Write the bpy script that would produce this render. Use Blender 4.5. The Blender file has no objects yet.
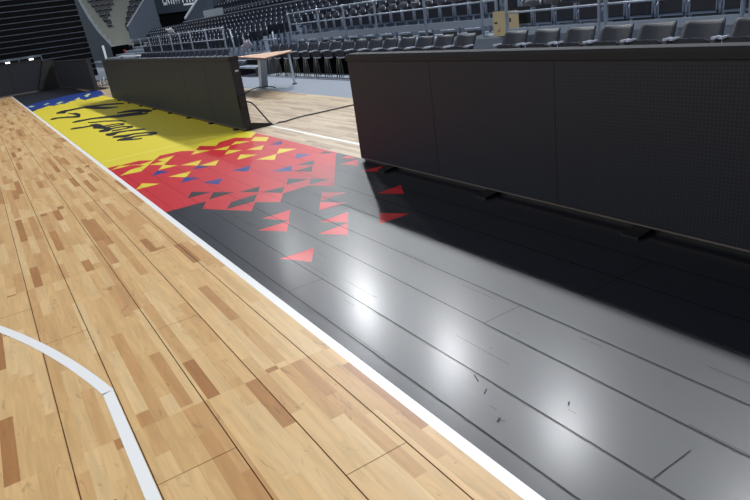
import bpy, math, random
from mathutils import Vector, Matrix
LP_R, LP_L, LP_B = 550, 1080, 1200
WCOL, WSTR, EXPO = (.62,.76,1.0), .2, 0.0
# painted shapes on the run-off floor: colour, layer, outline in metres
DEC = [
('red', 1, [(1.09,8.584),(1.214,8.593),(1.269,8.563),(1.505,8.575),(1.626,8.385),(1.78,8.589),(2.05,8.55),(2.118,8.441),(2.055,8.587),(2.186,8.324),(2.338,8.595),(2.475,8.306),(2.593,8.521),(2.858,8.586),(2.989,8.29),(3.18,8.582),(3.18,6.123),(3.145,6.123),(2.576,5.13),(2.461,4.933),(2.336,5.188),(2.334,5.196),(2.059,5.184),(1.922,4.95),(1.772,5.172),(1.774,5.17),(1.645,4.937),(1.365,5.432),(1.476,5.654),(1.09,5.669)]),
('yellow', 1, [(1.09,8.584),(1.214,8.593),(1.269,8.563),(1.505,8.575),(1.626,8.385),(1.78,8.589),(2.05,8.55),(2.118,8.441),(2.055,8.587),(2.186,8.324),(2.338,8.595),(2.475,8.306),(2.593,8.521),(2.858,8.586),(2.989,8.29),(3.18,8.582),(3.18,21.2),(2.6,21.6),(1.9,21.2),(1.5,21.0),(1.09,20.0)]),
('yellow', 2, [(1.099,8.382),(1.249,8.54),(1.344,8.369)]),
('yellow', 2, [(1.111,7.869),(1.278,8.09),(1.483,8.141),(1.622,8.368),(1.78,8.589),(1.611,8.291),(1.359,7.824)]),
('yellow', 2, [(1.673,8.321),(1.909,8.34),(1.646,7.88),(1.521,8.107),(1.696,8.134)]),
('yellow', 2, [(1.519,7.646),(1.64,7.89),(1.76,7.639)]),
('yellow', 2, [(1.292,8.522),(1.439,8.279),(1.556,8.321),(1.616,8.378),(1.481,8.133)]),
('yellow', 2, [(1.093,6.9),(1.211,7.14),(1.35,6.891)]),
('yellow', 2, [(2.06,8.101),(2.209,8.346),(2.33,8.101)]),
('yellow', 2, [(2.356,8.078),(2.599,8.076),(2.467,7.851)]),
('yellow', 2, [(2.339,7.583),(2.482,7.822),(2.584,7.588)]),
('yellow', 2, [(2.62,8.108),(2.761,8.301),(2.88,8.04)]),
('yellow', 2, [(2.89,8.065),(3.046,8.297),(3.142,8.027),(2.999,7.778)]),
('yellow', 2, [(2.617,7.548),(2.875,7.568),(2.74,7.325)]),
('yellow', 2, [(2.326,7.099),(2.472,7.361),(2.589,7.096)]),
('yellow', 2, [(1.783,7.603),(2.052,7.614),(1.914,7.344)]),
('yellow', 2, [(1.933,7.31),(2.189,7.356),(2.053,7.092)]),
('yellow', 2, [(1.508,7.135),(1.77,7.121),(1.636,6.875)]),
('yellow', 2, [(2.472,6.857),(2.738,6.864),(2.595,6.593)]),
('yellow', 2, [(2.738,6.864),(2.893,7.118),(3.014,6.87)]),
('blue', 2, [(1.384,7.387),(1.5,7.628),(1.595,7.412)]),
('blue', 2, [(1.804,7.179),(1.918,7.336),(2.006,7.126)]),
('blue', 2, [(2.076,6.606),(2.318,6.635),(2.188,6.383)]),
('blue', 2, [(1.58,6.776),(1.637,6.855),(1.728,6.661)]),
('blue', 2, [(2.916,7.511),(3.138,7.566),(3.019,7.335)]),
('blue', 2, [(2.754,6.38),(2.88,6.609),(2.977,6.395)]),
('blue', 2, [(2.341,6.099),(2.592,6.119),(2.475,5.885)]),
('blue', 2, [(1.516,6.661),(1.632,6.898),(1.732,6.668)]),
('blue', 2, [(1.684,6.412),(1.897,6.391),(1.769,6.157)]),
('black', 2, [(2.628,6.102),(2.852,6.091),(2.743,5.894)]),
('black', 2, [(2.486,5.865),(2.715,5.869),(2.598,5.653)]),
('black', 2, [(3.045,6.344),(3.144,6.382),(3.142,6.128)]),
('black', 2, [(1.375,5.939),(1.485,6.161),(1.617,5.934)]),
('black', 2, [(1.51,5.685),(1.63,5.915),(1.773,5.692)]),
('black', 2, [(1.513,5.207),(1.625,5.39),(1.894,5.405),(1.769,5.188)]),
('black', 2, [(1.801,5.65),(2.018,5.645),(1.919,5.452)]),
('black', 2, [(1.937,5.425),(2.167,5.393),(2.06,5.201)]),
('black', 2, [(2.205,5.433),(2.322,5.642),(2.437,5.412)]),
('black', 2, [(2.351,5.218),(2.462,5.409),(2.569,5.208)]),
('red', 2, [(2.301,4.878),(2.429,4.654),(2.169,4.644)]),
('red', 2, [(2.15,4.613),(2.279,4.385),(2.032,4.414)]),
('red', 2, [(1.896,4.141),(2.162,4.163),(2.028,3.933),(2.016,3.961)]),
('red', 2, [(1.759,3.907),(2.028,3.933),(1.89,3.696)]),
('red', 2, [(2.577,4.378),(2.84,4.397),(2.705,4.156)]),
('red', 2, [(2.298,3.919),(2.44,3.705),(2.168,3.697)]),
('red', 2, [(3.053,5.866),(3.16,5.874),(3.158,5.666)]),
('red', 2, [(2.919,5.628),(3.128,5.616),(2.996,5.39)]),
('red', 2, [(2.887,5.156),(3.118,5.133),(3.011,4.941)]),
('red', 2, [(1.352,3.693),(1.605,3.679),(1.476,3.464)]),
('red', 2, [(1.622,4.65),(1.882,4.651),(1.746,4.4)]),
('red', 2, [(1.479,4.395),(1.749,4.388),(1.623,4.171)]),
('blue', 3, [(1.09,22.828),(1.716,23.517),(2.54,24.152),(2.949,24.278),(3.44,24.635),(3.501,23.36),(3.316,21.717),(3.004,20.931),(2.835,20.975),(2.58,20.621),(2.55,21.761),(2.378,21.177),(2.28,21.314),(2.021,20.678),(1.894,20.923),(1.71,20.647),(1.609,21.17),(1.372,20.493),(1.164,20.54),(1.095,20.469)]),
('pale', 4, [(1.11,21.98),(1.236,22.313),(1.316,22.031),(1.213,21.712)]),
('pale', 4, [(1.533,21.787),(1.665,22.218),(1.756,21.972),(1.607,21.611)]),
('pale', 4, [(1.814,21.214),(1.996,21.831),(2.135,21.634),(1.938,21.116)]),
('pale', 4, [(2.369,21.46),(2.622,22.284),(2.628,21.979),(2.519,21.365)]),
('pale', 4, [(2.817,22.453),(3.06,23.24),(3.086,22.788),(2.808,21.77)]),
('ink', 4, [(1.513,18.179),(1.631,18.404),(1.552,17.705),(1.48,17.875)]),
('ink', 4, [(1.631,18.404),(1.77,18.541),(1.645,17.494),(1.552,17.705)]),
('ink', 4, [(1.77,18.541),(1.793,18.423),(1.728,17.891),(1.645,17.494)]),
('ink', 4, [(1.793,18.423),(2.051,18.498),(1.984,18.001),(1.728,17.891)]),
('ink', 4, [(2.051,18.498),(2.271,18.511),(2.191,17.966),(1.984,18.001)]),
('ink', 4, [(2.271,18.511),(2.494,18.294),(2.408,17.758),(2.191,17.966)]),
('ink', 4, [(2.494,18.294),(2.695,18.114),(2.611,17.628),(2.408,17.758)]),
('ink', 4, [(2.695,18.114),(2.923,17.678),(2.843,17.252),(2.611,17.628)]),
('ink', 4, [(2.923,17.678),(3.057,17.317),(2.998,17.026),(2.843,17.252)]),
('ink', 4, [(1.24,16.806),(1.327,16.917),(1.28,16.469),(1.21,16.509)]),
('ink', 4, [(1.327,16.917),(1.412,16.866),(1.374,16.529),(1.28,16.469)]),
('ink', 4, [(1.412,16.866),(1.566,16.644),(1.521,16.278),(1.374,16.529)]),
('ink', 4, [(1.566,16.644),(1.713,16.395),(1.657,15.968),(1.521,16.278)]),
('ink', 4, [(1.713,16.395),(1.825,16.395),(1.742,15.794),(1.657,15.968)]),
('ink', 4, [(1.825,16.395),(1.893,16.639),(1.802,15.985),(1.742,15.794)]),
('ink', 4, [(1.893,16.639),(1.858,17.137),(1.775,16.521),(1.802,15.985)]),
('ink', 4, [(1.858,17.137),(1.777,17.236),(1.736,16.92),(1.775,16.521)]),
('ink', 4, [(1.777,17.236),(1.725,17.569),(1.694,17.323),(1.736,16.92)]),
('ink', 4, [(2.262,18.448),(2.355,18.056),(2.261,17.451),(2.183,17.908)]),
('ink', 4, [(2.355,18.056),(2.449,17.705),(2.341,17.04),(2.261,17.451)]),
('ink', 4, [(2.449,17.705),(2.554,17.298),(2.444,16.658),(2.341,17.04)]),
('ink', 4, [(2.554,17.298),(2.672,16.866),(2.601,16.478),(2.444,16.658)]),
('ink', 4, [(2.672,16.866),(2.775,16.639),(2.731,16.409),(2.601,16.478)]),
('ink', 4, [(1.515,15.143),(1.6,15.218),(1.55,14.847),(1.487,14.927)]),
('ink', 4, [(1.6,15.218),(1.723,15.203),(1.675,14.862),(1.55,14.847)]),
('ink', 4, [(1.723,15.203),(1.89,15.189),(1.842,14.877),(1.675,14.862)]),
('ink', 4, [(1.89,15.189),(2.043,15.079),(1.987,14.74),(1.842,14.877)]),
('ink', 4, [(2.043,15.079),(2.264,14.877),(2.188,14.454),(1.987,14.74)]),
('ink', 4, [(2.264,14.877),(2.45,14.722),(2.335,14.133),(2.188,14.454)]),
('ink', 4, [(2.45,14.722),(2.66,14.487),(2.55,13.967),(2.335,14.133)]),
('ink', 4, [(2.66,14.487),(2.805,14.169),(2.716,13.776),(2.55,13.967)]),
('ink', 4, [(2.805,14.169),(2.887,13.971),(2.841,13.776),(2.716,13.776)]),
('ink', 4, [(2.486,15.249),(2.672,15.289),(2.588,14.871),(2.437,14.992)]),
('ink', 4, [(2.672,15.289),(2.818,15.231),(2.709,14.72),(2.588,14.871)]),
('ink', 4, [(2.818,15.231),(2.952,15.02),(2.82,14.43),(2.709,14.72)]),
('ink', 4, [(2.952,15.02),(3.033,14.687),(2.88,14.033),(2.82,14.43)]),
('ink', 4, [(3.033,14.687),(3.066,14.36),(2.996,14.068),(2.88,14.033)]),
('ink', 4, [(2.454,14.742),(2.648,14.633),(2.591,14.364),(2.406,14.5)]),
('ink', 4, [(2.648,14.633),(2.856,14.394),(2.777,14.045),(2.591,14.364)]),
('ink', 4, [(1.321,13.909),(1.414,13.976),(1.372,13.661),(1.298,13.726)]),
('ink', 4, [(1.414,13.976),(1.529,13.838),(1.492,13.579),(1.372,13.661)]),
('ink', 4, [(1.529,13.838),(1.675,13.784),(1.639,13.551),(1.492,13.579)]),
('ink', 4, [(1.675,13.784),(1.821,13.85),(1.783,13.613),(1.639,13.551)]),
('ink', 4, [(1.699,13.94),(1.787,13.882),(1.697,13.316),(1.658,13.675)]),
('ink', 4, [(1.787,13.882),(1.851,13.676),(1.735,12.98),(1.697,13.316)]),
('ink', 4, [(1.851,13.676),(1.851,13.224),(1.793,12.889),(1.735,12.98)]),
('ink', 4, [(1.741,14.481),(1.831,14.278),(1.795,14.055),(1.715,14.309)]),
('ink', 4, [(1.831,14.278),(2.01,14.146),(1.977,13.953),(1.795,14.055)]),
('ink', 4, [(2.01,14.146),(2.18,13.751),(2.14,13.54),(1.977,13.953)]),
('ink', 4, [(2.18,13.751),(2.259,13.641),(2.218,13.433),(2.14,13.54)]),
('ink', 4, [(2.259,13.641),(2.286,13.279),(2.25,13.106),(2.218,13.433)]),
('ink', 4, [(1.67,13.384),(1.783,13.378),(1.71,12.942),(1.631,13.139)]),
('ink', 4, [(1.783,13.378),(1.858,13.044),(1.784,12.626),(1.71,12.942)]),
('ink', 4, [(1.858,13.044),(1.892,12.819),(1.819,12.414),(1.784,12.626)]),
('ink', 4, [(1.773,13.32),(2.01,13.261),(1.979,13.089),(1.74,13.124)]),
('ink', 4, [(2.01,13.261),(2.144,13.153),(2.111,12.983),(1.979,13.089)]),
('ink', 4, [(2.144,13.153),(2.191,12.954),(2.139,12.696),(2.111,12.983)]),
('ink', 4, [(2.191,12.954),(2.056,12.899),(2.025,12.735),(2.139,12.696)]),
('ink', 4, [(2.056,12.899),(1.89,13.018),(1.857,12.829),(2.025,12.735)]),
('ink', 4, [(1.663,12.676),(1.737,12.664),(1.673,12.292),(1.63,12.476)]),
('ink', 4, [(1.737,12.664),(1.847,12.732),(1.76,12.247),(1.673,12.292)]),
('ink', 4, [(1.847,12.732),(1.933,12.638),(1.899,12.459),(1.76,12.247)]),
('ink', 4, [(1.933,12.638),(2.103,12.563),(2.067,12.385),(1.899,12.459)]),
('ink', 4, [(2.103,12.563),(2.212,12.287),(2.161,12.053),(2.067,12.385)]),
('ink', 4, [(2.212,12.287),(2.065,12.198),(2.035,12.051),(2.161,12.053)]),
('ink', 4, [(2.065,12.198),(1.836,12.31),(1.797,12.098),(2.035,12.051)]),
('ink', 4, [(1.667,11.997),(1.722,11.973),(1.651,11.579),(1.632,11.796)]),
('ink', 4, [(1.722,11.973),(1.816,11.973),(1.735,11.54),(1.651,11.579)]),
('ink', 4, [(1.816,11.973),(1.878,11.971),(1.832,11.731),(1.735,11.54)]),
('ink', 4, [(1.878,11.971),(2.029,11.845),(1.996,11.686),(1.832,11.731)]),
('ink', 4, [(2.029,11.845),(2.208,11.693),(2.16,11.479),(1.996,11.686)]),
('ink', 4, [(2.208,11.693),(2.273,11.592),(2.242,11.456),(2.16,11.479)]),
('ink', 4, [(1.684,11.429),(1.758,11.432),(1.709,11.176),(1.653,11.263)]),
('ink', 4, [(1.758,11.432),(1.884,11.309),(1.826,11.021),(1.709,11.176)]),
('ink', 4, [(1.884,11.309),(2.013,11.278),(1.978,11.114),(1.826,11.021)]),
('ink', 4, [(2.013,11.278),(2.178,11.107),(2.141,10.946),(1.978,11.114)]),
('ink', 4, [(2.178,11.107),(2.281,10.9),(2.198,10.56),(2.141,10.946)]),
('ink', 4, [(2.281,10.9),(2.291,10.803),(2.24,10.6),(2.198,10.56)]),
('ink', 4, [(1.661,10.925),(1.738,10.991),(1.692,10.753),(1.635,10.79)]),
('ink', 4, [(1.738,10.991),(1.791,11.011),(1.733,10.721),(1.692,10.753)]),
('ink', 4, [(1.791,11.011),(1.878,10.958),(1.825,10.703),(1.733,10.721)]),
('ink', 4, [(1.878,10.958),(1.973,10.939),(1.939,10.784),(1.825,10.703)]),
('ink', 4, [(1.973,10.939),(2.11,10.816),(2.079,10.681),(1.939,10.784)]),
('ink', 4, [(2.11,10.816),(2.215,10.766),(2.166,10.565),(2.079,10.681)]),
('ink', 4, [(1.686,10.889),(1.81,10.788),(1.769,10.589),(1.663,10.771)]),
('ink', 4, [(1.81,10.788),(1.864,10.663),(1.833,10.516),(1.769,10.589)]),
('ink', 4, [(1.864,10.663),(1.979,10.527),(1.953,10.415),(1.833,10.516)]),
]
C = bpy.context.scene.collection
PI = math.pi
random.seed(4)

# ------------------------------------------------------------------ materials
def lin(c):
    return tuple((x/255/12.92 if x <= 10 else ((x/255+.055)/1.055)**2.4) for x in c)
def mat(name, rgb, rough=.5, metal=0, coat=0, croughness=.2, spec=.5, noise=0):
    m = bpy.data.materials.new(name); m.use_nodes = True
    nt = m.node_tree; b = nt.nodes['Principled BSDF']
    b.inputs['Base Color'].default_value = (*lin(rgb), 1)
    b.inputs['Roughness'].default_value = rough
    b.inputs['Metallic'].default_value = metal
    b.inputs['Coat Weight'].default_value = coat
    b.inputs['Coat Roughness'].default_value = croughness
    b.inputs['Specular IOR Level'].default_value = spec
    if noise:
        tc = nt.nodes.new('ShaderNodeTexCoord'); n = nt.nodes.new('ShaderNodeTexNoise')
        n.inputs['Scale'].default_value = 6; n.inputs['Detail'].default_value = 5
        nt.links.new(tc.outputs['Object'], n.inputs['Vector'])
        mr = nt.nodes.new('ShaderNodeMapRange')
        mr.inputs['To Min'].default_value = 1-noise; mr.inputs['To Max'].default_value = 1+noise
        nt.links.new(n.outputs['Fac'], mr.inputs['Value'])
        mx = nt.nodes.new('ShaderNodeMix'); mx.data_type = 'RGBA'; mx.blend_type = 'MULTIPLY'
        mx.inputs[0].default_value = 1; mx.inputs[6].default_value = (*lin(rgb), 1)
        nt.links.new(mr.outputs[0], mx.inputs[7]); nt.links.new(mx.outputs[2], b.inputs['Base Color'])
    return m

class NT:
    """small helper for math node chains"""
    def __init__(s, m): s.nt = m.node_tree
    def n(s, t, **kw):
        x = s.nt.nodes.new(t)
        for k, v in kw.items(): setattr(x, k, v)
        return x
    def m(s, op, a, b=None):
        x = s.n('ShaderNodeMath', operation=op)
        for i, v in enumerate((a, b)):
            if v is None: continue
            if isinstance(v, (int, float)): x.inputs[i].default_value = v
            else: s.nt.links.new(v, x.inputs[i])
        return x.outputs[0]
    def white(s, a, b=None):
        c = s.n('ShaderNodeCombineXYZ')
        for i, v in enumerate((a, b)):
            if v is None: continue
            if isinstance(v, (int, float)): c.inputs[i].default_value = v
            else: s.nt.links.new(v, c.inputs[i])
        w = s.n('ShaderNodeTexWhiteNoise', noise_dimensions='3D'); s.nt.links.new(c.outputs[0], w.inputs['Vector'])
        return w.outputs['Value']

def wood_floor(name, ramp, stave=.0575, rough=.42, coat=.3, contrast=1.0, length=.75):
    m = mat(name, (210,170,125), rough, coat=coat, croughness=.28)
    N = NT(m); nt = m.node_tree; b = nt.nodes['Principled BSDF']
    tc = N.n('ShaderNodeTexCoord'); sp = N.n('ShaderNodeSeparateXYZ'); nt.links.new(tc.outputs['Object'], sp.inputs[0])
    X, Y = sp.outputs[0], sp.outputs[1]
    col = N.m('FLOOR', N.m('DIVIDE', N.m('ADD', X, 50.0), stave))
    pan = N.m('FLOOR', N.m('DIVIDE', N.m('ADD', Y, 50.0-2.02+1.12), 2.24))          # board ends every 2.24 m
    r1 = N.white(col, pan)
    L = N.m('ADD', N.m('MULTIPLY', N.white(col, 7.3), length*.75), length*.6)
    row = N.m('FLOOR', N.m('ADD', N.m('DIVIDE', N.m('ADD', Y, 50.0), L), N.m('MULTIPLY', r1, 9.0)))
    r2 = N.white(N.m('ADD', N.m('MULTIPLY', col, 2.713), pan), row)
    rp = N.n('ShaderNodeValToRGB'); nt.links.new(r2, rp.inputs[0])
    e = rp.color_ramp.elements
    while len(e) < len(ramp): e.new(.5)
    for k, (p, c) in enumerate(ramp): e[k].position = p; e[k].color = (*lin(c), 1)
    # grain and mineral streaks, stretched along the staves
    mp = N.n('ShaderNodeMapping'); nt.links.new(tc.outputs['Object'], mp.inputs[0]); mp.inputs['Scale'].default_value = (22, 1.8, 1)
    off = N.n('ShaderNodeCombineXYZ'); nt.links.new(N.m('MULTIPLY', r2, 40.0), off.inputs[0]); nt.links.new(N.m('MULTIPLY', r2, 25.0), off.inputs[1])
    nt.links.new(off.outputs[0], mp.inputs['Location'])
    g = N.n('ShaderNodeTexNoise'); g.inputs['Scale'].default_value = 1.6; g.inputs['Detail'].default_value = 6; g.inputs['Distortion'].default_value = .8
    nt.links.new(mp.outputs[0], g.inputs['Vector'])
    gr = N.n('ShaderNodeMapRange'); nt.links.new(g.outputs['Fac'], gr.inputs['Value'])
    gr.inputs['From Min'].default_value = .3; gr.inputs['From Max'].default_value = .75; gr.inputs['To Min'].default_value = 1.06; gr.inputs['To Max'].default_value = .82
    mp2 = N.n('ShaderNodeMapping'); nt.links.new(tc.outputs['Object'], mp2.inputs[0]); mp2.inputs['Scale'].default_value = (16, 5, 1)
    g2 = N.n('ShaderNodeTexNoise'); g2.inputs['Scale'].default_value = 1.5; g2.inputs['Detail'].default_value = 3; g2.inputs['Distortion'].default_value = 1.4
    nt.links.new(mp2.outputs[0], g2.inputs['Vector'])
    sr = N.n('ShaderNodeMapRange'); nt.links.new(g2.outputs['Fac'], sr.inputs['Value'])
    sr.inputs['From Min'].default_value = .63; sr.inputs['From Max'].default_value = .73; sr.inputs['To Min'].default_value = 1; sr.inputs['To Max'].default_value = .72
    mul = N.m('MULTIPLY', gr.outputs[0], sr.outputs[0])
    mx = N.n('ShaderNodeMix'); mx.data_type = 'RGBA'; mx.blend_type = 'MULTIPLY'; mx.inputs[0].default_value = contrast
    nt.links.new(rp.outputs[0], mx.inputs[6]); nt.links.new(mul, mx.inputs[7])
    nt.links.new(mx.outputs[2], b.inputs['Base Color'])
    return m

def led_face(name, c0, c1, pitch):
    m = mat(name, c0, .55, spec=.3)
    N = NT(m); nt = m.node_tree; b = nt.nodes['Principled BSDF']
    tc = N.n('ShaderNodeTexCoord'); sp = N.n('ShaderNodeSeparateXYZ'); nt.links.new(tc.outputs['Object'], sp.inputs[0])
    def band(v): return N.m('LESS_THAN', N.m('FRACT', N.m('DIVIDE', N.m('ADD', v, 50.0), pitch)), .38)
    f = N.m('MAXIMUM', band(sp.outputs[1]), band(sp.outputs[2]))
    mx = N.n('ShaderNodeMix'); mx.data_type = 'RGBA'
    nt.links.new(f, mx.inputs[0]); mx.inputs[6].default_value = (*lin(c0), 1); mx.inputs[7].default_value = (*lin(c1), 1)
    nt.links.new(mx.outputs[2], b.inputs['Base Color'])
    return m

FR, FC, FCR = .45, .3, .22         # lacquer over all the painted boards
M = {}
M['court_wood'] = wood_floor('court_wood', [(0,(174,120,68)),(.08,(188,136,82)),(.17,(208,160,104)),(.4,(219,177,119)),(.75,(226,186,128)),(1,(232,197,143))])
M['run_wood'] = wood_floor('runoff_wood', [(0,(150,122,92)),(.3,(176,152,120)),(.7,(194,172,140)),(1,(204,184,152))], stave=.07, length=.8)
M['line_white'] = mat('line_white', (248,248,246), .4, coat=.4, croughness=.25)
M['black'] = mat('floor_black', (11,15,26), FR, spec=.6, coat=FC, croughness=FCR)
M['red'] = mat('floor_red', (200,22,34), FR, coat=FC, croughness=FCR)
M['yellow'] = mat('floor_yellow', (226,208,52), FR, coat=FC, croughness=FCR)
M['blue'] = mat('floor_blue', (18,52,132), FR, coat=FC, croughness=FCR)
M['pale'] = mat('floor_pale', (190,205,150), FR, coat=FC, croughness=FCR)
M['ink'] = mat('floor_ink', (14,14,16), FR, coat=FC, croughness=FCR)
M['seam'] = mat('seam_dark', (8,8,10), .9, spec=.1)
M['seam_w'] = mat('seam_brown', (92,62,38), .9, spec=.1)
M['scuff'] = mat('scuff', (20,21,24), .8, spec=.1)
M['joint_y'] = mat('joint_yellow', (226,214,90), .5)
M['concrete'] = mat('concrete_floor', (112,120,132), .7, noise=.08)
M['stand'] = mat('stand_grey', (104,114,128), .75, noise=.12)
M['stand_dark'] = mat('stand_dark_grey', (34,39,48), .8, noise=.12)
M['metal'] = mat('galvanised_grey', (140,151,166), .42, metal=.25)
M['seat'] = mat('seat_navy', (12,18,33), .48, spec=.45)
M['seat_frame'] = mat('seat_frame_grey', (115,125,142), .4)
M['hinge'] = mat('hinge_pale', (165,172,185), .35)
M['chair'] = mat('chair_navy', (16,21,34), .5, spec=.4)
M['chair_leg'] = mat('chair_leg_grey', (86,86,80), .5, metal=.2)
M['board_body'] = mat('board_body', (12,14,20), .6)
M['board_pad'] = mat('board_pad', (5,6,9), .75, noise=.1)
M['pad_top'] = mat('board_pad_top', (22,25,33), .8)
M['led'] = led_face('led_face', (21,24,32), (33,36,44), .021)
M['led_far'] = led_face('led_face_far', (22,28,38), (27,33,43), .021)
M['seam_led'] = mat('led_gap', (12,12,14), .8)
M['strip'] = mat('alu_strip', (110,100,95), .45, metal=.5)
M['black_plastic'] = mat('black_plastic', (14,14,15), .5)
M['table_top'] = mat('table_wood', (186,150,126), .45, noise=.06)
M['table_leg'] = mat('table_leg_grey', (165,174,186), .5)
M['ply'] = mat('plywood', (176,160,122), .7, noise=.1)
M['mark'] = mat('ply_mark', (50,38,30), .8)
M['tele'] = mat('tribune_black', (3,4,8), .8, spec=.15)
M['tele_edge'] = mat('tribune_edge', (72,80,94), .5)
M['conc_green'] = mat('corner_concrete', (128,134,130), .8, noise=.12)
M['wall_slate'] = mat('wall_slate', (70,82,98), .8, noise=.05)
M['wall_dark'] = mat('wall_dark', (36,44,52), .8, noise=.05)
M['wall_side'] = mat('wall_side', (45,55,65), .8, noise=.1)
M['coping'] = mat('coping', (140,150,160), .6)
M['banner'] = mat('banner_slate', (40,50,62), .6)
M['letter'] = mat('letter_white', (205,212,220), .6)
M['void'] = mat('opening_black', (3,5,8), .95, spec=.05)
M['red_cloth'] = mat('red_cloth', (150,28,48), .7)
M['cloth_white'] = mat('cloth_white', (215,218,222), .8)
M['cloth_grey'] = mat('cloth_grey', (140,140,150), .8)
M['box_grey'] = mat('box_grey', (130,140,150), .7)
M['roof'] = mat('roof_grey', (60,64,70), .9)
lampm = bpy.data.materials.new('lamp_glow'); lampm.use_nodes = True
b_ = lampm.node_tree.nodes['Principled BSDF']; b_.inputs['Emission Color'].default_value = (1,1,1,1); b_.inputs['Emission Strength'].default_value = 3
M['lamp_glow'] = lampm

# ------------------------------------------------------------------ mesh builder
class MB:
    def __init__(s): s.v = []; s.f = []; s.mi = []; s.ms = []; s.sm = []
    def k(s, m):
        if m not in s.ms: s.ms.append(m)
        return s.ms.index(m)
    def add(s, v, f, m, smooth=False):
        o = len(s.v); s.v += [tuple(p) for p in v]
        i = s.k(m)
        for q in f: s.f.append([o+a for a in q]); s.mi.append(i); s.sm.append(smooth)
        return s
    def box(s, x0, x1, y0, y1, z0, z1, m):
        v = [(x,y,z) for z in (z0,z1) for x, y in ((x0,y0),(x1,y0),(x1,y1),(x0,y1))]
        return s.add(v, [(3,2,1,0),(4,5,6,7),(0,1,5,4),(1,2,6,5),(2,3,7,6),(3,0,4,7)], m)
    def prism(s, poly, axis, a, b, m):
        """poly of 2-D points extruded along axis from a to b; for x: (y,z), y: (x,z), z: (x,y)"""
        def P(p, t): return {'x': (t,p[0],p[1]), 'y': (p[0],t,p[1]), 'z': (p[0],p[1],t)}[axis]
        n = len(poly); v = [P(p,a) for p in poly]+[P(p,b) for p in poly]
        return s.add(v, [tuple(range(n-1,-1,-1)), tuple(range(n,2*n))]+[(i,(i+1)%n,n+(i+1)%n,n+i) for i in range(n)], m)
    def tube(s, pts, r, m, n=8):
        v = []; P = [Vector(p) for p in pts]
        for i, p in enumerate(P):
            d = (P[min(i+1,len(P)-1)]-P[max(i-1,0)]).normalized()
            a = d.cross(Vector((0,0,1)));
            if a.length < .1: a = d.cross(Vector((0,1,0)))
            a.normalize(); c = d.cross(a)
            v += [p+a*(r*math.cos(2*PI*k/n))+c*(r*math.sin(2*PI*k/n)) for k in range(n)]
        f = []
        for i in range(len(P)-1):
            for k in range(n): f.append((i*n+k, i*n+(k+1)%n, (i+1)*n+(k+1)%n, (i+1)*n+k))
        f += [tuple(range(n-1,-1,-1)), tuple(range((len(P)-1)*n, len(P)*n))]
        return s.add(v, f, m, True)
    def shell(s, grid, t, m):
        """grid[i][j] of points -> closed sheet of thickness t along -normal (approx +x)"""
        R, Cn = len(grid), len(grid[0])
        v = [p for r in grid for p in r] + [(p[0]+t, p[1], p[2]) for r in grid for p in r]
        o = R*Cn; f = []
        for i in range(R-1):
            for j in range(Cn-1):
                a, b, c, d = i*Cn+j, i*Cn+j+1, (i+1)*Cn+j+1, (i+1)*Cn+j
                f += [(a,b,c,d), (o+d,o+c,o+b,o+a)]
        for i in range(R-1): f += [(i*Cn,(i+1)*Cn,o+(i+1)*Cn,o+i*Cn), (i*Cn+Cn-1, o+i*Cn+Cn-1, o+(i+1)*Cn+Cn-1, (i+1)*Cn+Cn-1)]
        for j in range(Cn-1): f += [(j, o+j, o+j+1, j+1), ((R-1)*Cn+j, (R-1)*Cn+j+1, o+(R-1)*Cn+j+1, o+(R-1)*Cn+j)]
        o_ = s.add(v, f, m, True); s.sm[-2*(R-1+Cn-1):] = [False]*(2*(R-1+Cn-1)); return o_
    def merge(s, other, off=(0,0,0)):
        o = len(s.v); s.v += [(p[0]+off[0],p[1]+off[1],p[2]+off[2]) for p in other.v]
        for q, i, sm in zip(other.f, other.mi, other.sm):
            s.f.append([o+a for a in q]); s.mi.append(s.k(other.ms[i])); s.sm.append(sm)
        return s
    def mesh(s, name):
        me = bpy.data.meshes.new(name); me.from_pydata(s.v, [], s.f)
        for m in s.ms: me.materials.append(M[m])
        for p, i, sm in zip(me.polygons, s.mi, s.sm): p.material_index = i; p.use_smooth = sm
        me.update(); return me
    def build(s, name, parent=None):
        o = bpy.data.objects.new(name, s.mesh(name)); C.objects.link(o)
        if parent: o.parent = parent
        return o
def tag(o, label=None, cat=None, group=None, kind=None):
    if label: o['label'] = label
    if cat: o['category'] = cat
    if group: o['group'] = group
    if kind: o['kind'] = kind
    return o
def empty(name, loc, label, cat, group=None):
    o = bpy.data.objects.new(name, None); o.empty_display_size = .1; C.objects.link(o); o.location = loc
    return tag(o, label, cat, group)
def copy_tree(root, loc, label, group, rz=None):
    r = root.copy(); C.objects.link(r); r.location = loc
    if rz is not None: r.rotation_euler.z = rz
    tag(r, label, None, group)
    for ch in root.children:
        c = ch.copy(); C.objects.link(c); c.parent = r
        for g in ch.children:
            d = g.copy(); C.objects.link(d); d.parent = c
    return r

# ------------------------------------------------------------------ floor (the court, its painted run-off and what is beyond)
fl = MB()
def quad(x0,x1,y0,y1,m,z=0): fl.add([(x0,y0,z),(x1,y0,z),(x1,y1,z),(x0,y1,z)], [(0,1,2,3)], m)
quad(-12,1.04,-4,29.7,'court_wood'); quad(1.04,1.09,-4,29.7,'line_white')
quad(1.09,3.18,-4,29.7,'black'); quad(-12,5.5,29.7,30.6,'black'); quad(3.18,5.5,-4,29.7,'run_wood')
quad(5.5,26,-4,76,'concrete'); quad(-12,5.5,30.6,76,'concrete')
for di, (c, l, p) in enumerate(DEC):
    a = sum(p[i][0]*p[(i+1)%len(p)][1]-p[(i+1)%len(p)][0]*p[i][1] for i in range(len(p)))
    if a < 0: p = p[::-1]
    fl.add([(x,y,.0005*l+di*2.5e-6) for x,y in p], [tuple(range(len(p)))], c)
quad(-12,1.04,29.62,29.7,'line_white',.0006)
for x in (-1.52,-1.24,-.97,-.68,-.43,-.14,.105,.41,.66,.92): quad(x-.0022,x+.0022,-4,29.6,'seam_w',.0006)
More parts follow.
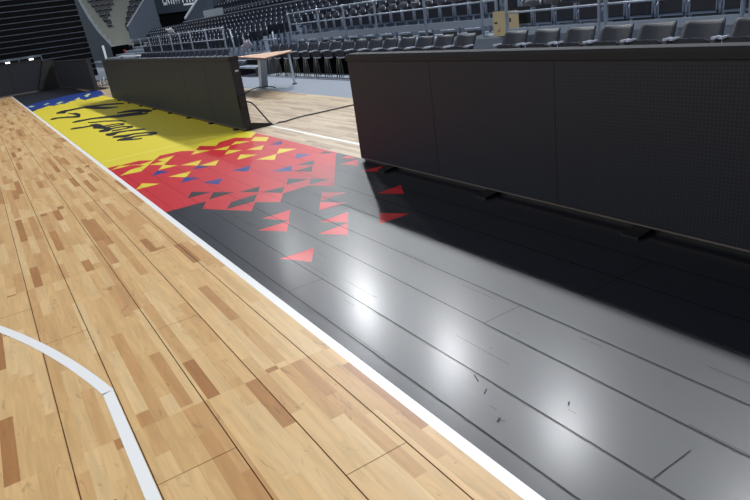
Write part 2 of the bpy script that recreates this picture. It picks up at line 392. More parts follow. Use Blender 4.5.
for x in (1.165,1.395,1.70,1.95,2.23,2.5,2.78,3.05): quad(x-.0019,x+.0019,-4,4.9,'seam',.0032); quad(x-.0010,x+.0010,4.9,8.4,'seam',.0032)
for x0,x1,y in ((1.165,1.395,3.16),(1.95,2.5,4.25),(1.395,1.6,.93),(1.7,1.95,2.05),(2.23,2.78,1.9),(1.7,1.95,5.4),(2.5,3.05,3.1),(1.95,2.23,.25)):
    quad(x0,x1,y-.0012,y+.0012,'seam',.0032)
for x0,x1,y in ((-.14,.105,3.63),(.105,.41,2.02),(-.43,-.14,4.27),(-.14,.105,1.1),(.41,.66,3.3),(.66,.92,1.6),(.41,.66,1.05),(.66,.92,4.6)):
    quad(x0,x1,y-.0012,y+.0012,'seam_w',.0006)
quad(1.09,3.18,9.07,9.14,'joint_y',.0026)
# scuffs and plank edges showing in the black paint
rs = random.Random(11)
for i in range(46):
    x = rs.uniform(1.15,2.95); y = rs.uniform(.7,4.6); L = rs.choice((.02,.04,.12,.25,.35)); w = .0016
    quad(x,x+w,y,y+L,'scuff',.0031)
for x,y,dx,dy in ((1.32,1.62,.03,.02),(1.36,1.7,.02,.05),(1.24,1.46,.025,.01),(2.5,2.2,.012,.012),(1.5,1.35,.02,.015),(2.0,.86,.02,.02)):
    fl.add([(x,y,.0031),(x+dx,y+dy,.0031),(x+dx-.004,y+dy+.004,.0031),(x-.004,y+.004,.0031)], [(0,1,2,3)], 'scuff')
# three point line: straight part and arc
quad(.052,.1,-1.7,2.83,'line_white',.0012)
cx, cy, R0, R1 = -6.5, 1.42, 6.752, 6.70
ths = [math.atan2(2.83-cy, 6.6)+k*.012 for k in range(70)]
pts = [(cx+R0*math.cos(t), cy+R0*math.sin(t), .0012) for t in ths]+[(cx+R1*math.cos(t), cy+R1*math.sin(t), .0012) for t in ths]
n = len(ths); fl.add(pts, [(i,i+1,n+i+1,n+i)[::-1] for i in range(n-1)], 'line_white')
# lines on the wood beyond the boards
fl.add([(3.52,5.4,.0006),(3.57,5.4,.0006),(3.57,9.3,.0006),(3.52,9.3,.0006)], [(0,1,2,3)], 'line_white')
quad(3.2,3.55,9.3,9.42,'line_white',.0007)
for x in (3.45,3.72,3.99,4.26,4.53,4.8,5.07,5.34): quad(x-.002,x+.002,4,29,'seam_w',.0005)
tag(fl.build('floor'), kind='structure')

# ------------------------------------------------------------------ LED perimeter boards
def led_board(name, y0, y1, label, face='led', X0=3.11, X1=None, feet=(), fd=.12, T=.13, gap=.0012, z0=.045, z1=1.02, zp=1.075):
    """front face at x = 0 in local space; runs along local y; placed and turned afterwards"""
    L = y1-y0; root = empty(name, (X0,y0,0), label, 'advertising board', None)
    if X1 is not None: root.rotation_euler.z = -math.atan2(X1-X0, L)
    nb = max(1, round(L/1.28)); w = L/nb
    for k in range(nb):
        m = MB().box(0,.045,k*w+gap,(k+1)*w-gap,z0,z1,'board_body')
        m.add([(-.0012,k*w+.006,z0+.004),(-.0012,k*w+.006,z1),(-.0012,(k+1)*w-.006,z1),(-.0012,(k+1)*w-.006,z0+.004)], [(3,2,1,0)], face)
        m.build('screen_panel', root)
    r = MB().box(.0455,T,.004,L-.004,.06,z1-.002,'board_body')
    for k in range(nb): r.box(T,T+.02,(k+.2)*w,(k+.8)*w,.3,.8,'board_body')
    r.build('housing', root)
    p = MB()
    p.prism([(-.018,z1-.004),(-.018,zp-.02),(-.004,zp),(T-.01,zp),(T+.01,zp-.02),(T+.01,z1-.004)], 'y', -.004, L+.004, 'board_pad')
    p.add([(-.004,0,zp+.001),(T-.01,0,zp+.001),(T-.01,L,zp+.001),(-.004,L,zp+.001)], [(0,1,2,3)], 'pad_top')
    p.build('top_pad', root)
    s = MB().box(.002,.03,0,L,z0-.012,z0-.001,'strip'); tag(s.build('bottom_strip', root), 'thin pale metal strip')
    b = MB().box(.03,T-.02,.02,L-.02,0.0,.059,'black_plastic'); b.build('base_rail', root)
    for y in feet:
        f = MB().prism([(-fd,0),(-fd,.012),(-fd*.4,.022),(.01,.03),(.03,.03),(.03,0)], 'y', y-y0-.06, y-y0+.06, 'black_plastic'); f.build('floor_clip', root)
    for k in range(nb+1):
        y = min(max(k*w,.06),L-.06)
        g = MB().prism([(T+.001,.0),(T+.001,.10),(T+.05,.10),(T+.30,.04),(T+.34,.04),(T+.34,0)], 'y', y-.02, y+.02, 'black_plastic'); g.build('rear_brace', root)
    return root
led_board('led_board', .22, 5.5, 'long black screen board nearest the camera, filling the right side of the floor', feet=(4.95,3.53,2.2))
b2 = led_board('led_board', 8.86, 19.1, 'long dark grey screen board standing on the yellow floor in mid distance', face='led_far', fd=.04, feet=(18.2,16.9,15.6,14.3,13.0,11.7,10.4,9.2))
MB().box(.05,.1,-.0045,.0,.86,.885,'hinge').build('end_bolt', b2)
MB().box(.02,.12,-.02,-.0,.35,.52,'black_plastic').build('end_latch', b2)
led_board('led_board', 23.9, 29.6, 'short black screen board between the blue floor edge and the folded tribune', face='led', X0=3.40, X1=2.96, feet=())
# the end line board, seen face on behind the court corner
eb = empty('led_board', (2.55,30.0,0), 'black end line screen board at the left edge below the folded tribune', 'advertising board'); eb.rotation_euler.z = PI/2
for k in range(8):
    m = MB().box(0,.05,.0+k*1.28+.003,(k+1)*1.28-.003,.05,1.2,'board_body')
    m.add([(-.0012,k*1.28+.006,.055),(-.0012,k*1.28+.006,1.2),(-.0012,(k+1)*1.28-.006,1.2),(-.0012,(k+1)*1.28-.006,.055)], [(3,2,1,0)], 'led'); m.build('screen_panel', eb)
MB().prism([(-.018,1.19),(-.018,1.25),(.13,1.25),(.13,1.19)], 'y', -.004, 10.24, 'board_pad').build('top_pad', eb)
MB().box(.0505,.12,.0,10.24,.0,1.188,'board_body').build('housing', eb)
MB().box(.0,.05,.0,10.24,.0,.045,'strip').build('bottom_strip', eb)
gs = MB().prism([(2.62,1.19),(3.0,1.12),(3.05,.0),(2.15,.0),(2.15,.1)], 'y', 29.86, 29.93, 'black_plastic').build('dark_gap_wedge')  # added black wedge stands for the shaded gap between the boards
tag(gs, 'black triangular wedge filling the dark gap between the two far black boards', 'gap filler')

# cables behind the boards
def cable(pts, r, label):
    P = [Vector(p) for p in pts]; out = []
    for i in range(len(P)-1):
        p0, p1, p2, p3 = P[max(i-1,0)], P[i], P[i+1], P[min(i+2,len(P)-1)]
        for k in range(6):
            t = k/6; out.append(.5*((2*p1)+(p2-p0)*t+(2*p0-5*p1+4*p2-p3)*t*t+(3*p1-p0-3*p2+p3)*t**3))
    out.append(P[-1])
    return tag(MB().tube(out, r, 'black_plastic').build('power_cable'), label, 'cable')
cable([(3.25,8.9,.42),(3.31,8.82,.38),(3.42,8.8,.2),(3.58,8.9,.012),(3.72,8.95,.01),(3.8,8.92,.01),(4.1,9.01,.01),(4.46,8.99,.01),(4.82,8.98,.01),(5.11,8.96,.01),(5.6,8.9,.01),(6.2,8.7,.01)], .011, 'black power cable hanging from the end of the middle board and crossing the wood')
cable([(4.9,13.6,.012),(5.31,14.16,.01),(5.64,14.46,.01),(5.85,14.3,.01),(5.78,13.75,.01)], .012, 'thin black cable lying on the floor below the wooden table')
# small silver hardware lying in the gap past the middle board
hw = MB()
for k in range(7):
    a = k*.9; hw.tube([(3.9+.13*k, 25.6+.1*math.sin(k*2), .03),(3.95+.13*k, 25.8, .25+.08*math.sin(a*2)),(4.02+.13*k, 25.9, .03)], .02, 'hinge', 6)
hw.box(3.85,4.9,25.95,26.0,0,.06,'metal')
tag(hw.build('bracket_pile'), 'pile of silver brackets on the floor past the far end of the middle board', 'brackets')

# ------------------------------------------------------------------ table
tb = empty('folding_table', (5.5,13.5,0), 'long pale wood table with grey legs beside the middle screen board', 'table')
MB().prism([(-.34,-.95),(.62,-.22),(.84,.2),(.50,.75),(-.08,1.4)], 'z', .746, .764, 'table_top').build('table_top', tb)
MB().prism([(-.30,-.86),(.57,-.18),(.79,.2),(.46,.7),(-.05,1.3)], 'z', .72, .745, 'black_plastic').build('apron', tb)
def leg(p, q, w):
    m = MB(); d = w/2
    m.add([(p[0]-d,p[1]-d,.0),(p[0]+d,p[1]-d,.0),(p[0]+d,p[1]+d,.0),(p[0]-d,p[1]+d,.0),(q[0]-d,q[1]-d,.719),(q[0]+d,q[1]-d,.719),(q[0]+d,q[1]+d,.719),(q[0]-d,q[1]+d,.719)],
          [(3,2,1,0),(4,5,6,7),(0,1,5,4),(1,2,6,5),(2,3,7,6),(3,0,4,7)], 'table_leg')
    m.box(p[0]-d-.02,p[0]+d+.02,p[1]-d-.02,p[1]+d+.02,0,.02,'black_plastic'); m.build('leg', tb)
leg((.28,.95),(.12,.3),.16); leg((.76,.2),(.72,.16),.05)
for ch in tb.children: pass

# ------------------------------------------------------------------ stands on the right: platforms
XS = [8.0+.7*i for i in range(6)]
ZH = [1.18,1.29,1.42,1.57,1.75,1.94]
def stand(name, label, x0, rows, y0, y1, m='stand', skip_first_front=False):
    root = empty(name, (0,0,0), label, 'stand')
    for j, i in enumerate(rows):
        a = x0 if j == 0 else XS[i]-.38
        b = XS[rows[j+1]]-.38 if j+1 < len(rows) else XS[i]+.45
        z = ZH[i]-.82
        mb = MB().box(a,b,y0,y1,0,z,m)
        mb.box(a-.012,a+.03,y0,y1,z-.05,z+.012,'coping')
        mb.build('tier', root)
    return root
stand('seating_tiers', 'grey stepped tiers under the raised middle block of seats', 8.72, [2,3,4,5], 9.3, 18.8)
stand('seating_tiers', 'low grey tiers under the long far block of seats', 7.32, [0,1,2,3,4,5], 19.2, 49.0)
rt = empty('seating_tiers', (0,0,0), 'lowest grey tiers under the seats above the near screen board', 'stand')
MB().box(8.22,9.3,2.6,9.25,0,.38,'stand').build('tier', rt)
MB().box(9.31,10.0,2.6,9.25,0,.53,'stand').build('tier', rt)
# ledge wall closing the lower stand and the upper stand behind it
up = empty('upper_stand', (0,0,0), 'dark grey upper stand rising behind the ledge wall', 'stand')
MB().box(12.0,12.2,2.6,41,0,1.99,'stand_dark').box(11.97,12.23,2.6,41,1.99,2.04,'stand').build('ledge_wall', up)
UP = [(13.2,1.5),(14.0,2.0),(14.8,2.5),(15.6,3.0)]
for x, z in UP: MB().box(x-.4,x+.4,20,40.7,0,z,'stand_dark').build('tier', up)

# guard rails
def rail(label, X, ys, zb, ztop, zmid, zk0, zk1, ext=(0,0), loose=()):
    root = empty('guard_rail', (X,ys[0],0), label, 'railing')
    a, b = min(ys)-ext[0]-ys[0], max(ys)+ext[1]-ys[0]
    for y in ys:
        y -= ys[0]
        pp = MB().tube([(0,y,zb),(0,y,ztop-.06),(-.0,y,ztop)], .03, 'metal').box(-.05,.05,y-.06,y+.06,zb-.0,zb+.02,'metal').build('post', root)
        MB().tube([(.04,y,ztop-.02),(0.0,y,ztop+.005),(-.04,y+.0,ztop-.03)], .034, 'hinge').build('post_cap', pp)
    MB().tube([(0,a,ztop),(0,b,ztop)], .021, 'metal').build('top_rail', root)
    MB().tube([(0,a,zmid),(0,b,zmid)], .017, 'metal').build('mid_rail', root)
    MB().box(-.015,.01,a,b,zk0,zk1,'metal').build('kick_plate', root)
    return root
rail('grey metal guard rail in front of the raised middle block of seats', 8.66, [9.35,9.75,11.6,13.6,15.15,16.6,18.55], .62, 1.55, 1.24, .80, .93)
rail('long grey guard rail along the far low block of seats', 7.3, [20.8,22.65,24.5,25.95,27.3,29.1,31.0,32.8,34.6], .37, 1.43, 1.07, .72, .80, ext=(.1,0))
rail('grey guard rail with double posts above the near screen board', 8.2, [2.4,4.38,4.48,6.5,6.62,8.6], .39, 1.42, 1.02, .64, .76, ext=(0,.0))
# open rail end with a gate between the two blocks
gt = empty('stair_rail', (7.6,19.6,0), 'short grey stair rail at the opening between the middle and far blocks', 'railing')
MB().tube([(0,1.2,0.37),(-.1,1.1,1.35)], .026, 'metal').build('post', gt)
MB().tube([(.9,0,.36),(.9,0,1.1)], .024, 'metal').build('post', gt)
MB().tube([(.9,-.2,.86),(.9,1.0,.86)], .02, 'metal').build('lower_rail', gt)
# bracket boxes between the middle rail and its first tier
for k in range(11):
    y = 9.9+.8*k
    o = MB().box(8.735,8.78,y,y+.42,.615,.72,'stand_dark').tube([(8.72,y,.76),(8.70,y+.45,.76)], .014, 'metal').build('cable_tray')
    tag(o, 'small dark cable tray at the foot of the middle guard rail', 'cable tray', 'cable trays behind the middle guard rail')

# ------------------------------------------------------------------ fixed stadium seats (facing the court, -x)
def back_grid(w, zlo, zhi, lean, dish, rnd, nz=6, ny=7, x0=0.):
    g = []
    for i in range(nz):
        t = i/(nz-1); row = []
        for j in range(ny):
            s = -1+2*j/(ny-1)
            wz = w*(1-.10*t**3)
            z = zlo+(zhi-zlo)*t - (rnd*(abs(s)**2.6) if t > .6 else 0)*((t-.6)/.4 if t > .6 else 0)
            row.append((x0+lean*t+dish*(1-s*s)*(.4+.6*t), s*wz/2, z))
        g.append(row)
    return g
def seat_parts():
    back = MB().shell(back_grid(.45,.34,.83,.11,.045,.07), .022, 'seat')
    pan = MB().box(-.115,-.06,-.185,.185,.40,.66,'seat').prism([(-.185,.66),(.185,.66),(.15,.70),(-.15,.70)], 'x', -.11,-.065,'seat')
    frame = MB().box(-.125,-.05,-.20,.20,.365,.40,'seat_frame').box(-.122,-.055,-.20,-.186,.365,.66,'seat_frame').box(-.122,-.055,.186,.20,.365,.66,'seat_frame')
    br = MB().box(-.10,.04,-.245,-.21,.36,.50,'seat_frame').box(-.02,.03,-.24,-.215,0,.36,'seat_frame').tube([(-.10,-.2275,.46),(-.03,-.2275,.56),(.05,-.2275,.56)], .014, 'seat_frame', 6)
    glint = MB().tube([(.085,-.228,.70),(.095,-.228,.76)], .013, 'hinge', 6)  # pale stub imitating the glint on the seat back, not a fitting
    return back, pan, frame, br, glint
SB, SP, SF, SR, SG = seat_parts()
seat0 = empty('stadium_seat', (0,0,0), 'x', 'seat')
SB.build('backrest', seat0); sp0 = SP.build('seat_pan', seat0); tag(SF.build('pan_frame', sp0), 'pale grey edge frame'); br0 = SR.build('bracket', seat0); SG.build('side_glint', br0)
# small version: all in one mesh, for seats a few pixels large
small = MB().shell(back_grid(.45,.34,.83,.11,.045,.07,4,5), .022, 'seat')
small.box(-.115,-.06,-.19,.19,.38,.68,'seat').box(-.125,-.05,-.20,.20,.36,.39,'seat_frame').box(-.10,.04,-.245,-.21,.0,.50,'seat_frame').tube([(.08,-.228,.68),(.095,-.228,.75)], .015, 'hinge', 5)  # the last pale tube imitates the seat's glint
small_me = small.mesh('stadium_seat_small')
spots = []
def add_row(X, z, y0, y1, pitch, label, group):
    y = y0
    while y < y1:
        spots.append((X,y,z,label,group)); y += pitch
names = ['first','second','third','fourth']
for j, i in enumerate((2,3,4,5)):
    add_row(XS[i], ZH[i]-.82, 9.6, 18.6, .5, 'navy tip-up seat in the %s row of the raised middle block' % names[j], '%s row of the middle block' % names[j])
for j, i in enumerate((0,1,2,3,4,5)):
    add_row(XS[i], ZH[i]-.82, 19.6 if i > 1 else 20.9, [35,37,40,43,46,48][i], .5, 'navy tip-up seat in row %s of the far low block, counted from its rail' % ['one','two','three','four','five','six'][j], 'row %s of the far block' % ['one','two','three','four','five','six'][j])
add_row(8.9, .38, 2.9, 9.1, .49, 'navy tip-up seat behind the near guard rail above the near board', 'seats behind the near guard rail')
add_row(9.65, .53, 6.4, 9.1, .49, 'navy tip-up seat in the row behind the near guard rail seats', 'second row behind the near guard rail')
for x, z in UP:
    add_row(x, z, 20.3, 40.4, .52, 'dark seat high in the upper stand behind the ledge wall, %s' % {13.2:'lowest row',14.0:'second row',14.8:'third row',15.6:'top row'}[x], 'upper stand seats, %s' % {13.2:'lowest row',14.0:'second row',14.8:'third row',15.6:'top row'}[x])
def dist(s): return math.hypot(s[0], s[1])
spots.sort(key=dist)
spots_far = spots[285:]; spots = spots[:285]
first = True
for X, y, z, lab, grp in spots:
    if dist((X,y)) < 22.5:
        if first: seat0.location = (X,y,z); tag(seat0, lab, 'seat', grp); first = False
        else: copy_tree(seat0, (X,y,z), lab, grp)
    else:
        o = bpy.data.objects.new('stadium_seat', small_me); C.objects.link(o); o.location = (X,y,z); tag(o, lab, 'seat', grp)
far = MB()
for X, y, z, lab, grp in spots_far: far.merge(small, (X,y,z))

# ------------------------------------------------------------------ floor chairs in front of the stands
chair0 = empty('tip_up_chair', (0,0,0), 'x', 'chair')
MB().shell(back_grid(.52,.48,.79,.17,.05,-.012,7,9), .02, 'chair').build('backrest', chair0)
pn = MB()
pn.prism([(.16*math.cos(t)*1.25, .54+.085*math.sin(t)) for t in [k*2*PI/16 for k in range(16)]], 'x', -.10,-.06,'chair')
pn.box(-.105,-.055,-.20,.20,.47,.52,'chair').prism([(-.2,.52),(.2,.52),(.2,.59),(.14,.62),(-.14,.62),(-.2,.59)], 'x', -.09,-.055,'chair'); pn0 = pn.build('seat_pan', chair0)
tag(MB().tube([(-.10,-.19,.478),(-.12,-.1,.466),(-.12,.1,.466),(-.10,.19,.478)], .014, 'hinge', 6).build('pan_rim', pn0), 'pale front rim')
for s in (-1,1):
    tag(MB().box(-.10,.06,s*.255-.02,s*.255+.02,.605,.63,'hinge').box(-.02,.05,s*.255-.022,s*.255+.022,.46,.61,'chair').build('hinge', chair0), 'pale side hinge')
for sx in (-1,1):
    for s in (-1,1):
        MB().tube([(sx*.06-.02,s*.235,.0),(sx*.02,s*.255,.47)], .012, 'chair_leg', 6).build('leg', chair0)
cy_ = [3.85,4.45,5.05,5.65,6.25,6.88,7.52]
cm = [8.72+.585*k for k in range(15)]
cf = [19.6+.6*k for k in range(20)]
# the ones nearest can be told apart by what they stand next to
for i, y in enumerate(cy_): 
    lab = 'dark navy folding-seat chair behind the near board, right of the plywood sign'; grp = 'chairs right of the plywood sign'
    if i == 6: lab = 'dark navy chair directly below the plywood sign on the rail'; grp = None
    if i == 0: chair0.location = (7.2,y,0); tag(chair0, lab, 'chair', grp); continue
    c = copy_tree(chair0, (7.2,y,0), lab, grp)
    if grp is None and 'group' in c: del c['group']
for y in cm: copy_tree(chair0, (7.2,y,0), 'dark navy chair in the front floor row left of the plywood sign', 'front floor row left of the plywood sign')
for y in cf: copy_tree(chair0, (6.7,y,0), 'small dark chair in the far floor row under the long guard rail', 'far floor row under the long guard rail')
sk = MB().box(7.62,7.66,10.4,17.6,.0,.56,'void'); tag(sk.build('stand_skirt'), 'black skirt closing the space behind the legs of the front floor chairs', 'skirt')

# ------------------------------------------------------------------ small things on the stands
def plyboard(x, y0, y1, z0, z1, label, marks):
    r = MB().box(x,x+.015,y0,y1,z0,z1,'ply')
    for a, b, c, d in marks: r.add([(x-.001,y0+a,z0+b),(x-.001,y0+a,z0+d),(x-.001,y0+c,z0+d),(x-.001,y0+c,z0+b)], [(3,2,1,0)], 'mark')
    return tag(r.build('plywood_sign'), label, 'board')
plyboard(8.59,9.07,9.38,.60,1.04,'tall plywood board tied to the rail above the front chairs, left one', ((.19,.22,.28,.255),(.13,.08,.15,.13),(.17,.07,.19,.1)))
plyboard(8.59,8.72,8.99,.72,1.03,'shorter plywood board tied to the rail, right of the taller one', ((.18,.12,.23,.19),))
jk = MB(); rr = random.Random(3)
for k in range(5):
    y = 19.9+.16*k; jk.shell([[(7.75+.05*i+rr.uniform(-.02,.02), y+.05*j, .95-.04*k-.1*i+rr.uniform(-.03,.03)) for j in range(4)] for i in range(3)], .03, 'cloth_grey')
tag(jk.build('draped_jacket'), 'light grey jacket thrown over the seats at the start of the far block', 'clothing')
tw = MB().shell([[(8.15+.02*i, 21.0+.1*j, 1.12-.09*i+.02*math.sin(j*2)) for j in range(5)] for i in range(4)], .03, 'cloth_white')
tag(tw.build('white_cloth'), 'small white cloth hung on a seat back beside the jacket', 'clothing')
pc = MB().shell([[(9.9+.04*i, 36.4+.25*j, 1.74-.09*i+.03*math.sin(j*1.7)) for j in range(6)] for i in range(4)], .04, 'cloth_white')
tag(pc.build('paper_stack'), 'white papers laid over the seats below the vomitory wall', 'papers')
st = empty('step_unit', (6.9,18.0,0), 'grey two tread step unit behind the wooden table', 'steps')
for k, z in enumerate((.27,.47)): MB().box(-.05+.35*k,.35+.35*k,-.5,.9,z-.05,z,'metal').build('tread', st)
for y in (-.54,.9): MB().prism([(-.05,0),(.7,0),(.7,.419),(.3,.419),(-.05,.219)], 'y', y, y+.04, 'stand_dark').build('side_panel', st)
for x in (-.05,.66):
    pass
ct = MB().box(6.75,6.95,31.8,36.2,.70,.75,'cloth_white').box(6.77,6.93,32.0,32.1,0,.70,'metal').box(6.77,6.93,35.9,36.0,0,.70,'metal')
tag(ct.build('long_white_bench'), 'long narrow white table at the far end of the low guard rail', 'table')
gb = MB().box(12.4,12.75,35.6,38.0,0,2.42,'box_grey'); tag(gb.build('control_booth'), 'grey box booth among the upper stand seats', 'booth')

# ------------------------------------------------------------------ vomitory between the stands, with its banner
V1 = MB()
V1.prism([(12.2,1.2),(12.2,2.47),(14.9,5.2),(14.9,1.2)], 'y', 57.8, 58.1, 'wall_slate'); V1.prism([(12.15,2.44),(12.15,2.56),(14.9,5.3),(14.9,5.2)], 'y', 57.75, 58.15, 'coping')
tag(V1.build('wall_far'), kind='structure')
V2 = MB()
V2.prism([(12.25,1.2),(12.25,2.2),(14.1,4.0),(14.1,1.2)], 'y', 41.0, 41.25, 'wall_slate'); V2.prism([(12.2,2.17),(12.2,2.27),(14.1,4.1),(14.1,4.0)], 'y', 40.95, 41.3, 'coping')
tag(V2.build('wall_near'), kind='structure')
tag(MB().box(15.0,15.3,41.25,57.8,0,8,'void').build('portal_dark'), kind='structure')  # darkness of the stand entrance painted as a solid black face
bn = empty('banner', (14.85,41.3,0), 'dark slate banner with white capital letters over the stand entrance', 'banner')
MB().prism([(0,2.62),(16.4,3.12),(16.4,5.6),(0,5.6)], 'x', 0, .12, 'banner').build('cloth', bn)
def glyph(s, y_right, z, h, w, m):
    """letters from strokes; text runs from far (large y) to near, as read from the court"""
    S = {'E':[(0,0,0,1),(0,1,1,1),(0,.5,.8,.5),(0,0,1,0)],'X':[(0,0,1,1),(0,1,1,0)],'I':[(.5,0,.5,1)],'N':[(0,0,0,1),(0,1,1,0),(1,0,1,1)],'V':[(0,1,.5,0),(.5,0,1,1)],'T':[(0,1,1,1),(.5,0,.5,1)],'A':[(0,0,.5,1),(.5,1,1,0),(.2,.35,.8,.35)]}[s]
    for x0,z0,x1,z1 in S:
        p = Vector((0,-x0*w,z0*h)); q = Vector((0,-x1*w,z1*h)); d = (q-p).normalized(); n_ = Vector((0,-d.z,d.y))*(h*.1)
        e = d*(h*.08)
        m.add([tuple(Vector((-.02,y_right,z))+a) for a in (p-e-n_, q+e-n_, q+e+n_, p-e+n_)]+[tuple(Vector((-.004,y_right,z))+a) for a in (p-e-n_, q+e-n_, q+e+n_, p-e+n_)], [(0,1,2,3),(7,6,5,4),(0,4,5,1),(1,5,6,2),(2,6,7,3),(3,7,4,0)], 'letter')
lt = MB()
for k, ch in enumerate('EXINVITA'): glyph(ch, 13.75-1.02*k, 3.74-.042*k, 1.0, .72, lt)
lt.prism([(4.2,3.10),(8.3,3.26),(8.3,3.38),(4.2,3.22)], 'x', -.02, -.004, 'letter')
tag(lt.build('lettering', bn), 'white lettering')

# ------------------------------------------------------------------ folded tribune behind the end line
tr = empty('folded_tribune', (0,36.0,0), 'tall black folded tribune with thin grey edges at the far left', 'stand')
for k in range(17):
    z = .35+.262*k
    MB().box(-14,5.5-.005*k,.02*k,1.6,(z-.262 if k else 0),z-.028,'tele').box(-14,5.5-.005*k,.02*k-.02,.02*k+.2,z-.028,z-.0,'tele_edge').build('folded_tier', tr)
tr2 = empty('low_barrier', (0,35.2,0), 'grey topped low barrier in front of the folded tribune', 'railing')
MB().box(-12,3.05,-.03,.03,1.30,1.40,'tele_edge').build('top_bar', tr2)
MB().box(-12,3.05,0,.03,0,1.29,'tele').build('front_panel', tr2)
for x in (3.06,2.08,1.1,.1): MB().box(x-.03,x+.03,-.05,-.032,1.05,1.36,'tele_edge').build('post', tr2)
for x in (2.6,1.58,.5):
    o = MB().box(x-.09,x+.09,35.0,35.165,1.21,1.27,'lamp_glow').build('wall_light'); tag(o, 'small white light on the low barrier before the folded tribune', 'light', 'lights on the low barrier')

# ------------------------------------------------------------------ corner stand (turned 10.5 degrees)
ca = math.radians(10.5); U = Vector((math.sin(ca),math.cos(ca),0)); Vv = Vector((math.cos(ca),-math.sin(ca),0))
def oc(D, v, z): p = U*D+Vv*v; return (p.x,p.y,z)
def obox(mb, D0, D1, v0, v1, z0, z1, m):
    v = [oc(D,w,z) for z in (z0,z1) for D,w in ((D0,v0),(D0,v1),(D1,v1),(D1,v0))]
    mb.add(v, [(3,2,1,0),(4,5,6,7),(0,1,5,4),(1,2,6,5),(2,3,7,6),(3,0,4,7)], m)
cs = empty('corner_stand', (0,0,0), 'pale green grey concrete corner stand with a stair between two seat blocks', 'stand')
cseats = []
NR = 11
def ip(z, T):
    if z <= T[0][0]: return T[0][1]
    for (z0,v0),(z1,v1) in zip(T,T[1:]):
        if z <= z1: return v0+(v1-v0)*(z-z0)/(z1-z0)
    return T[-1][1]+(T[-1][1]-T[-2][1])/(T[-1][0]-T[-2][0])*(z-T[-1][0])
for k in range(NR):
    D = 60+.8*k; z = 1.12+.47*k; s = D/60
    vl = ip(z, [(1.12,-.28),(2.4,-.97),(3.58,-1.43),(5.03,-1.79)])*s
    vr = ip(z, [(1.12,1.11),(2.38,1.46),(3.45,1.91),(4.5,2.44)])*s
    mb = MB(); obox(mb, D, D+.85, vl, (1.15 if k < 1 else 6)*s, z-.6, z, 'conc_green'); obox(mb, D-.03, D+.25, vl-.08, vl+.35, z-.5, z+.12, 'coping'); mb.build('tier', cs)
    lft = ip(z, [(2.25,.11),(4.94,-1.04)])*s; rgt = ip(z, [(2.25,.11),(4.7,.88)])*s
    if k >= 2:
        v = lft+.1
        while v < rgt: cseats.append((D+.45, v, z)); v += .5
        v = vr+.15
        while v < vr+3.2: cseats.append((D+.45, v, z)); v += .5
for D, v, z in cseats:
    p = oc(D, v, z); r = PI/2-ca
    ro = MB(); ca2, sa2 = math.cos(-r), math.sin(-r)
    q = MB(); q.ms = small.ms; q.mi = small.mi; q.f = small.f; q.sm = small.sm
    rz = PI/2-ca
    q.v = [(a*math.cos(rz)-b*math.sin(rz), a*math.sin(rz)+b*math.cos(rz), c) for a, b, c in small.v]
    far.merge(q, p)
tag(far.build('far_stadium_seats'), 'far rows of small navy seats in the distant blocks and the corner stand', 'seats', None, 'stuff')
# slate wall left of the corner stand, dark tunnel below it
w1 = MB()
vv = [oc(59.5,-4.5,0),oc(59.5,-.3,0),oc(59.5,-.3,1.2),oc(59.5,-.97,2.4),oc(59.5,-1.43,3.6),oc(59.5,-1.79,5.0),oc(59.5,-3,9),oc(59.5,-4.5,9)]; w1.add(vv+[tuple(Vector(p)+U*.3) for p in vv], [tuple(range(8)),tuple(range(15,7,-1))]+[(i,(i+1)%8,8+(i+1)%8,8+i)[::-1] for i in range(8)], 'wall_side')
tag(w1.build('wall_corner'), kind='structure')
tun = MB(); obox(tun, 59.55, 59.95, -.62, 1.13, 0, 1.1, 'void'); tag(tun.build('tunnel_dark_1'), kind='structure')  # solid black block painted for the shade inside the tunnel mouth
dj = MB(); obox(dj, 58.6, 58.7, -.98, -.80, 0, 1.3, 'letter'); tag(dj.build('trim_1'), kind='structure')
rc = MB(); 
rc.tube([oc(58.4,.72,0),oc(58.4,.73,.45),oc(58.4,.7,.6)], .16, 'red_cloth', 10).tube([oc(58.4,.70,.6),oc(58.4,.70,.75)], .1, 'red_cloth', 10)
tag(rc.build('red_bag'), 'small dark red bag in the black tunnel mouth under the corner stand', 'bag')

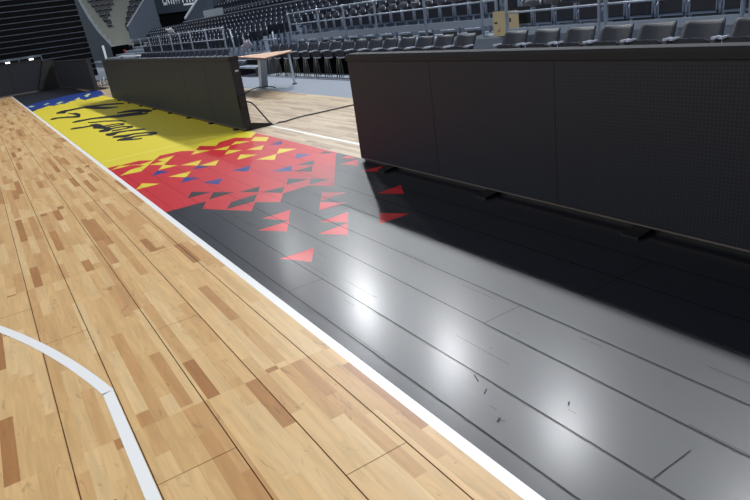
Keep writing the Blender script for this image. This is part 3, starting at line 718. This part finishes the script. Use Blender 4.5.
# ------------------------------------------------------------------ hall shell, outside the picture but around the place
tag(MB().box(26,26.3,-6,80,0,17,'wall_dark').build('wall_right'), kind='structure')
tag(MB().box(-40,26.3,78,78.3,0,17,'wall_dark').build('wall_back'), kind='structure')

# ------------------------------------------------------------------ light
def lamp(x, y, z, power, size, col=(1,.985,.96), aim=None, nm='court_or_fill_lamp'):
    l = bpy.data.lights.new(nm, 'AREA'); l.shape = 'DISK'; l.size = size; l.energy = power; l.color = col
    o = bpy.data.objects.new(nm, l); C.objects.link(o); o.location = (x,y,z)
    t = Vector(aim or (x*.4-1, y, 0))-Vector((x,y,z)); o.rotation_euler = t.to_track_quat('-Z','Y').to_euler()
for y, p in ((-1,1),(4.2,.9),(9.3,.85),(14.0,1.1),(19.4,1.6),(26,.4)):
    lamp(10.15, y, 9.5, LP_R*p, .6, (.945,.97,1))
for y in (2,12,22,32): lamp(-20, y, 13, LP_L, 1.6, (1,.98,.95))
for x, y, p in ((18,22,1),(6,40,2.2)): lamp(x, y, 14, LP_B*p, 1.6, aim=(x+3,y+16,1))  # second lamp is unseen, added to brighten the dim far corner
w = bpy.data.worlds.new('hall_light'); bpy.context.scene.world = w; w.use_nodes = True
bg = w.node_tree.nodes['Background']; bg.inputs[0].default_value = (*WCOL,1); bg.inputs[1].default_value = WSTR

# ------------------------------------------------------------------ camera
cam = bpy.data.cameras.new('camera'); co = bpy.data.objects.new('camera', cam); C.objects.link(co)
cam.sensor_width = 36; cam.lens = 617.47/750*36; cam.clip_end = 300
r_ = Vector((0.8347204,-0.5338117,-0.1352289)); u_ = Vector((0.3059334,0.2453534,0.9198948)); f_ = Vector((0.4578717,0.8092261,-0.3681123))
mw = Matrix(((r_.x,u_.x,-f_.x,0),(r_.y,u_.y,-f_.y,0),(r_.z,u_.z,-f_.z,1.5),(0,0,0,1)))
co.matrix_world = mw
sc = bpy.context.scene; sc.camera = co
sc.view_settings.view_transform = 'Standard'; sc.view_settings.look = 'None'; sc.view_settings.exposure = EXPO; sc.view_settings.gamma = 1
sc.view_settings.use_curve_mapping = False
